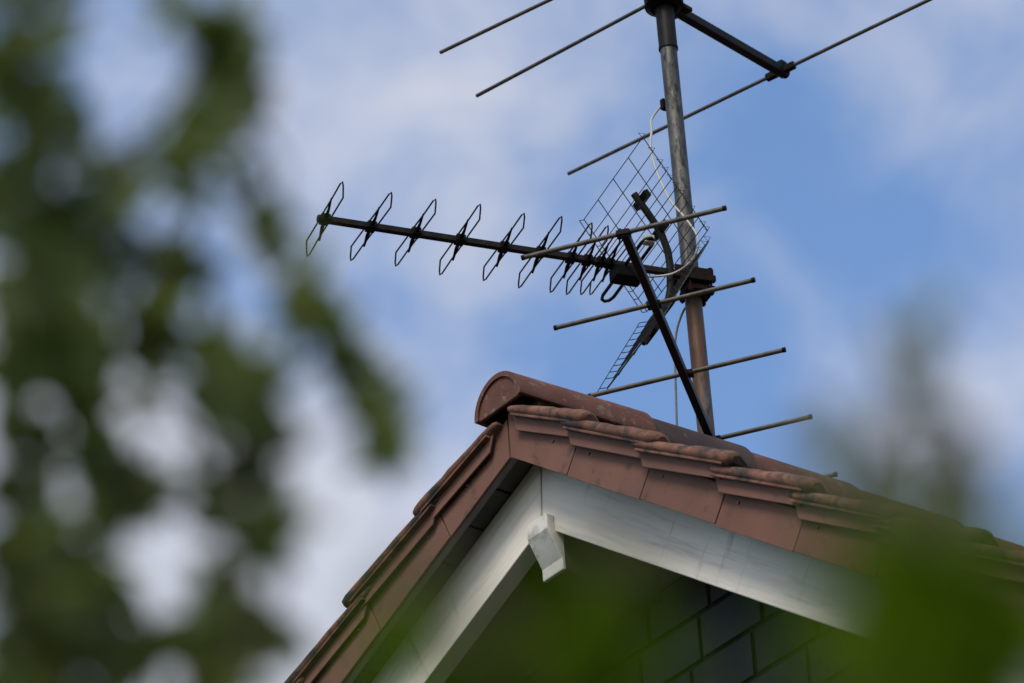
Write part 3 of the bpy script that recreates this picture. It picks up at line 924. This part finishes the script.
def cnoise(sc, det, off, ro=.55):
    mp = N.new('ShaderNodeMapping'); mp.inputs['Location'].default_value = off; L.new(tc.outputs['Generated'], mp.inputs[0])
    n = N.new('ShaderNodeTexNoise'); n.inputs['Scale'].default_value = sc; n.inputs['Detail'].default_value = det; n.inputs['Roughness'].default_value = ro
    n.inputs['Distortion'].default_value = .4
    L.new(mp.outputs[0], n.inputs['Vector']); return n.outputs['Fac']
cover = math_('ADD', math_('MULTIPLY', cnoise(9, 3, (3.1, .7, 1.9)), .55), math_('MULTIPLY', cnoise(30, 7, (1.2, 5.5, .3), .56), .50))
# bright cloud banks and blue openings at given directions of the sky
BANKS = [
    ((-0.6176, 0.5863, 0.5243), 0.0367, -0.19),
    ((-0.6476, 0.5703, 0.5053), 0.0317, -0.20),
    ((-0.5880, 0.5945, 0.5486), 0.0267, 0.03),
    ((-0.6566, 0.5093, 0.5563), 0.0533, 0.10),
    ((-0.6557, 0.5363, 0.5315), 0.0333, 0.05),
    ((-0.6894, 0.5379, 0.4851), 0.0433, 0.22),
    ((-0.6115, 0.6153, 0.4975), 0.0367, 0.14),
    ((-0.6343, 0.5462, 0.5471), 0.0267, 0.02),
    ((-0.6134, 0.5719, 0.5447), 0.0200, -0.10),
    ((-0.7014, 0.4984, 0.5096), 0.0667, 0.14),
    ((-0.6362, 0.5748, 0.5145), 0.0200, -0.05),
    ((-0.7079, 0.5123, 0.4863), 0.0467, 0.26),
    ((-0.7019, 0.4870, 0.5198), 0.0333, 0.16),
    ((-0.6805, 0.4852, 0.5490), 0.0300, 0.10),
]
for (dx, dy, dz), rad, wt in BANKS:
    vm = N.new('ShaderNodeVectorMath'); vm.operation = 'DISTANCE'; vm.inputs[1].default_value = (dx, dy, dz); L.new(tc.outputs['Generated'], vm.inputs[0])
    cover = math_('ADD', cover, rng(vm.outputs['Value'], 0, rad, wt, 0))
fac = rng(cover, .41, .81)
# unseen bright cloud deck added around the veiled sun to warm the house light
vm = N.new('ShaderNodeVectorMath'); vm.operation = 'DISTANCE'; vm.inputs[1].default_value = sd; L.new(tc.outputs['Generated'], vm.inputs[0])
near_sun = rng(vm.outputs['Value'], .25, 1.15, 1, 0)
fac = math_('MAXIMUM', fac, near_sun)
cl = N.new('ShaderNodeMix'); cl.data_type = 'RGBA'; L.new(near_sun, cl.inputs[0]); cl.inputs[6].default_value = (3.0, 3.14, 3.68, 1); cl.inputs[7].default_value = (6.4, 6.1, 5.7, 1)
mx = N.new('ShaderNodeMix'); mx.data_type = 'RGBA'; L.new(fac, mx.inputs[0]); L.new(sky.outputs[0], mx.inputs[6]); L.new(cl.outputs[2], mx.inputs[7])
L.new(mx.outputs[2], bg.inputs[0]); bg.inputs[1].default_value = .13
sl = bpy.data.lights.new('sun', 'SUN'); so = bpy.data.objects.new('sun', sl); COL.objects.link(so)
sl.energy = 1.6; sl.angle = radians(22); sl.color = (1, .93, .83)
so.rotation_euler = sd.to_track_quat('Z', 'Y').to_euler()

S.view_settings.view_transform = 'Standard'; S.view_settings.look = 'None'; S.view_settings.exposure = .66; S.view_settings.gamma = 1
S.view_settings.use_curve_mapping = False
S.render.engine = 'CYCLES'
S.cycles.use_denoising = True; S.cycles.denoising_prefilter = 'ACCURATE'; S.cycles.use_adaptive_sampling = False
S.cycles.max_bounces = 8; S.cycles.sample_clamp_indirect = 6
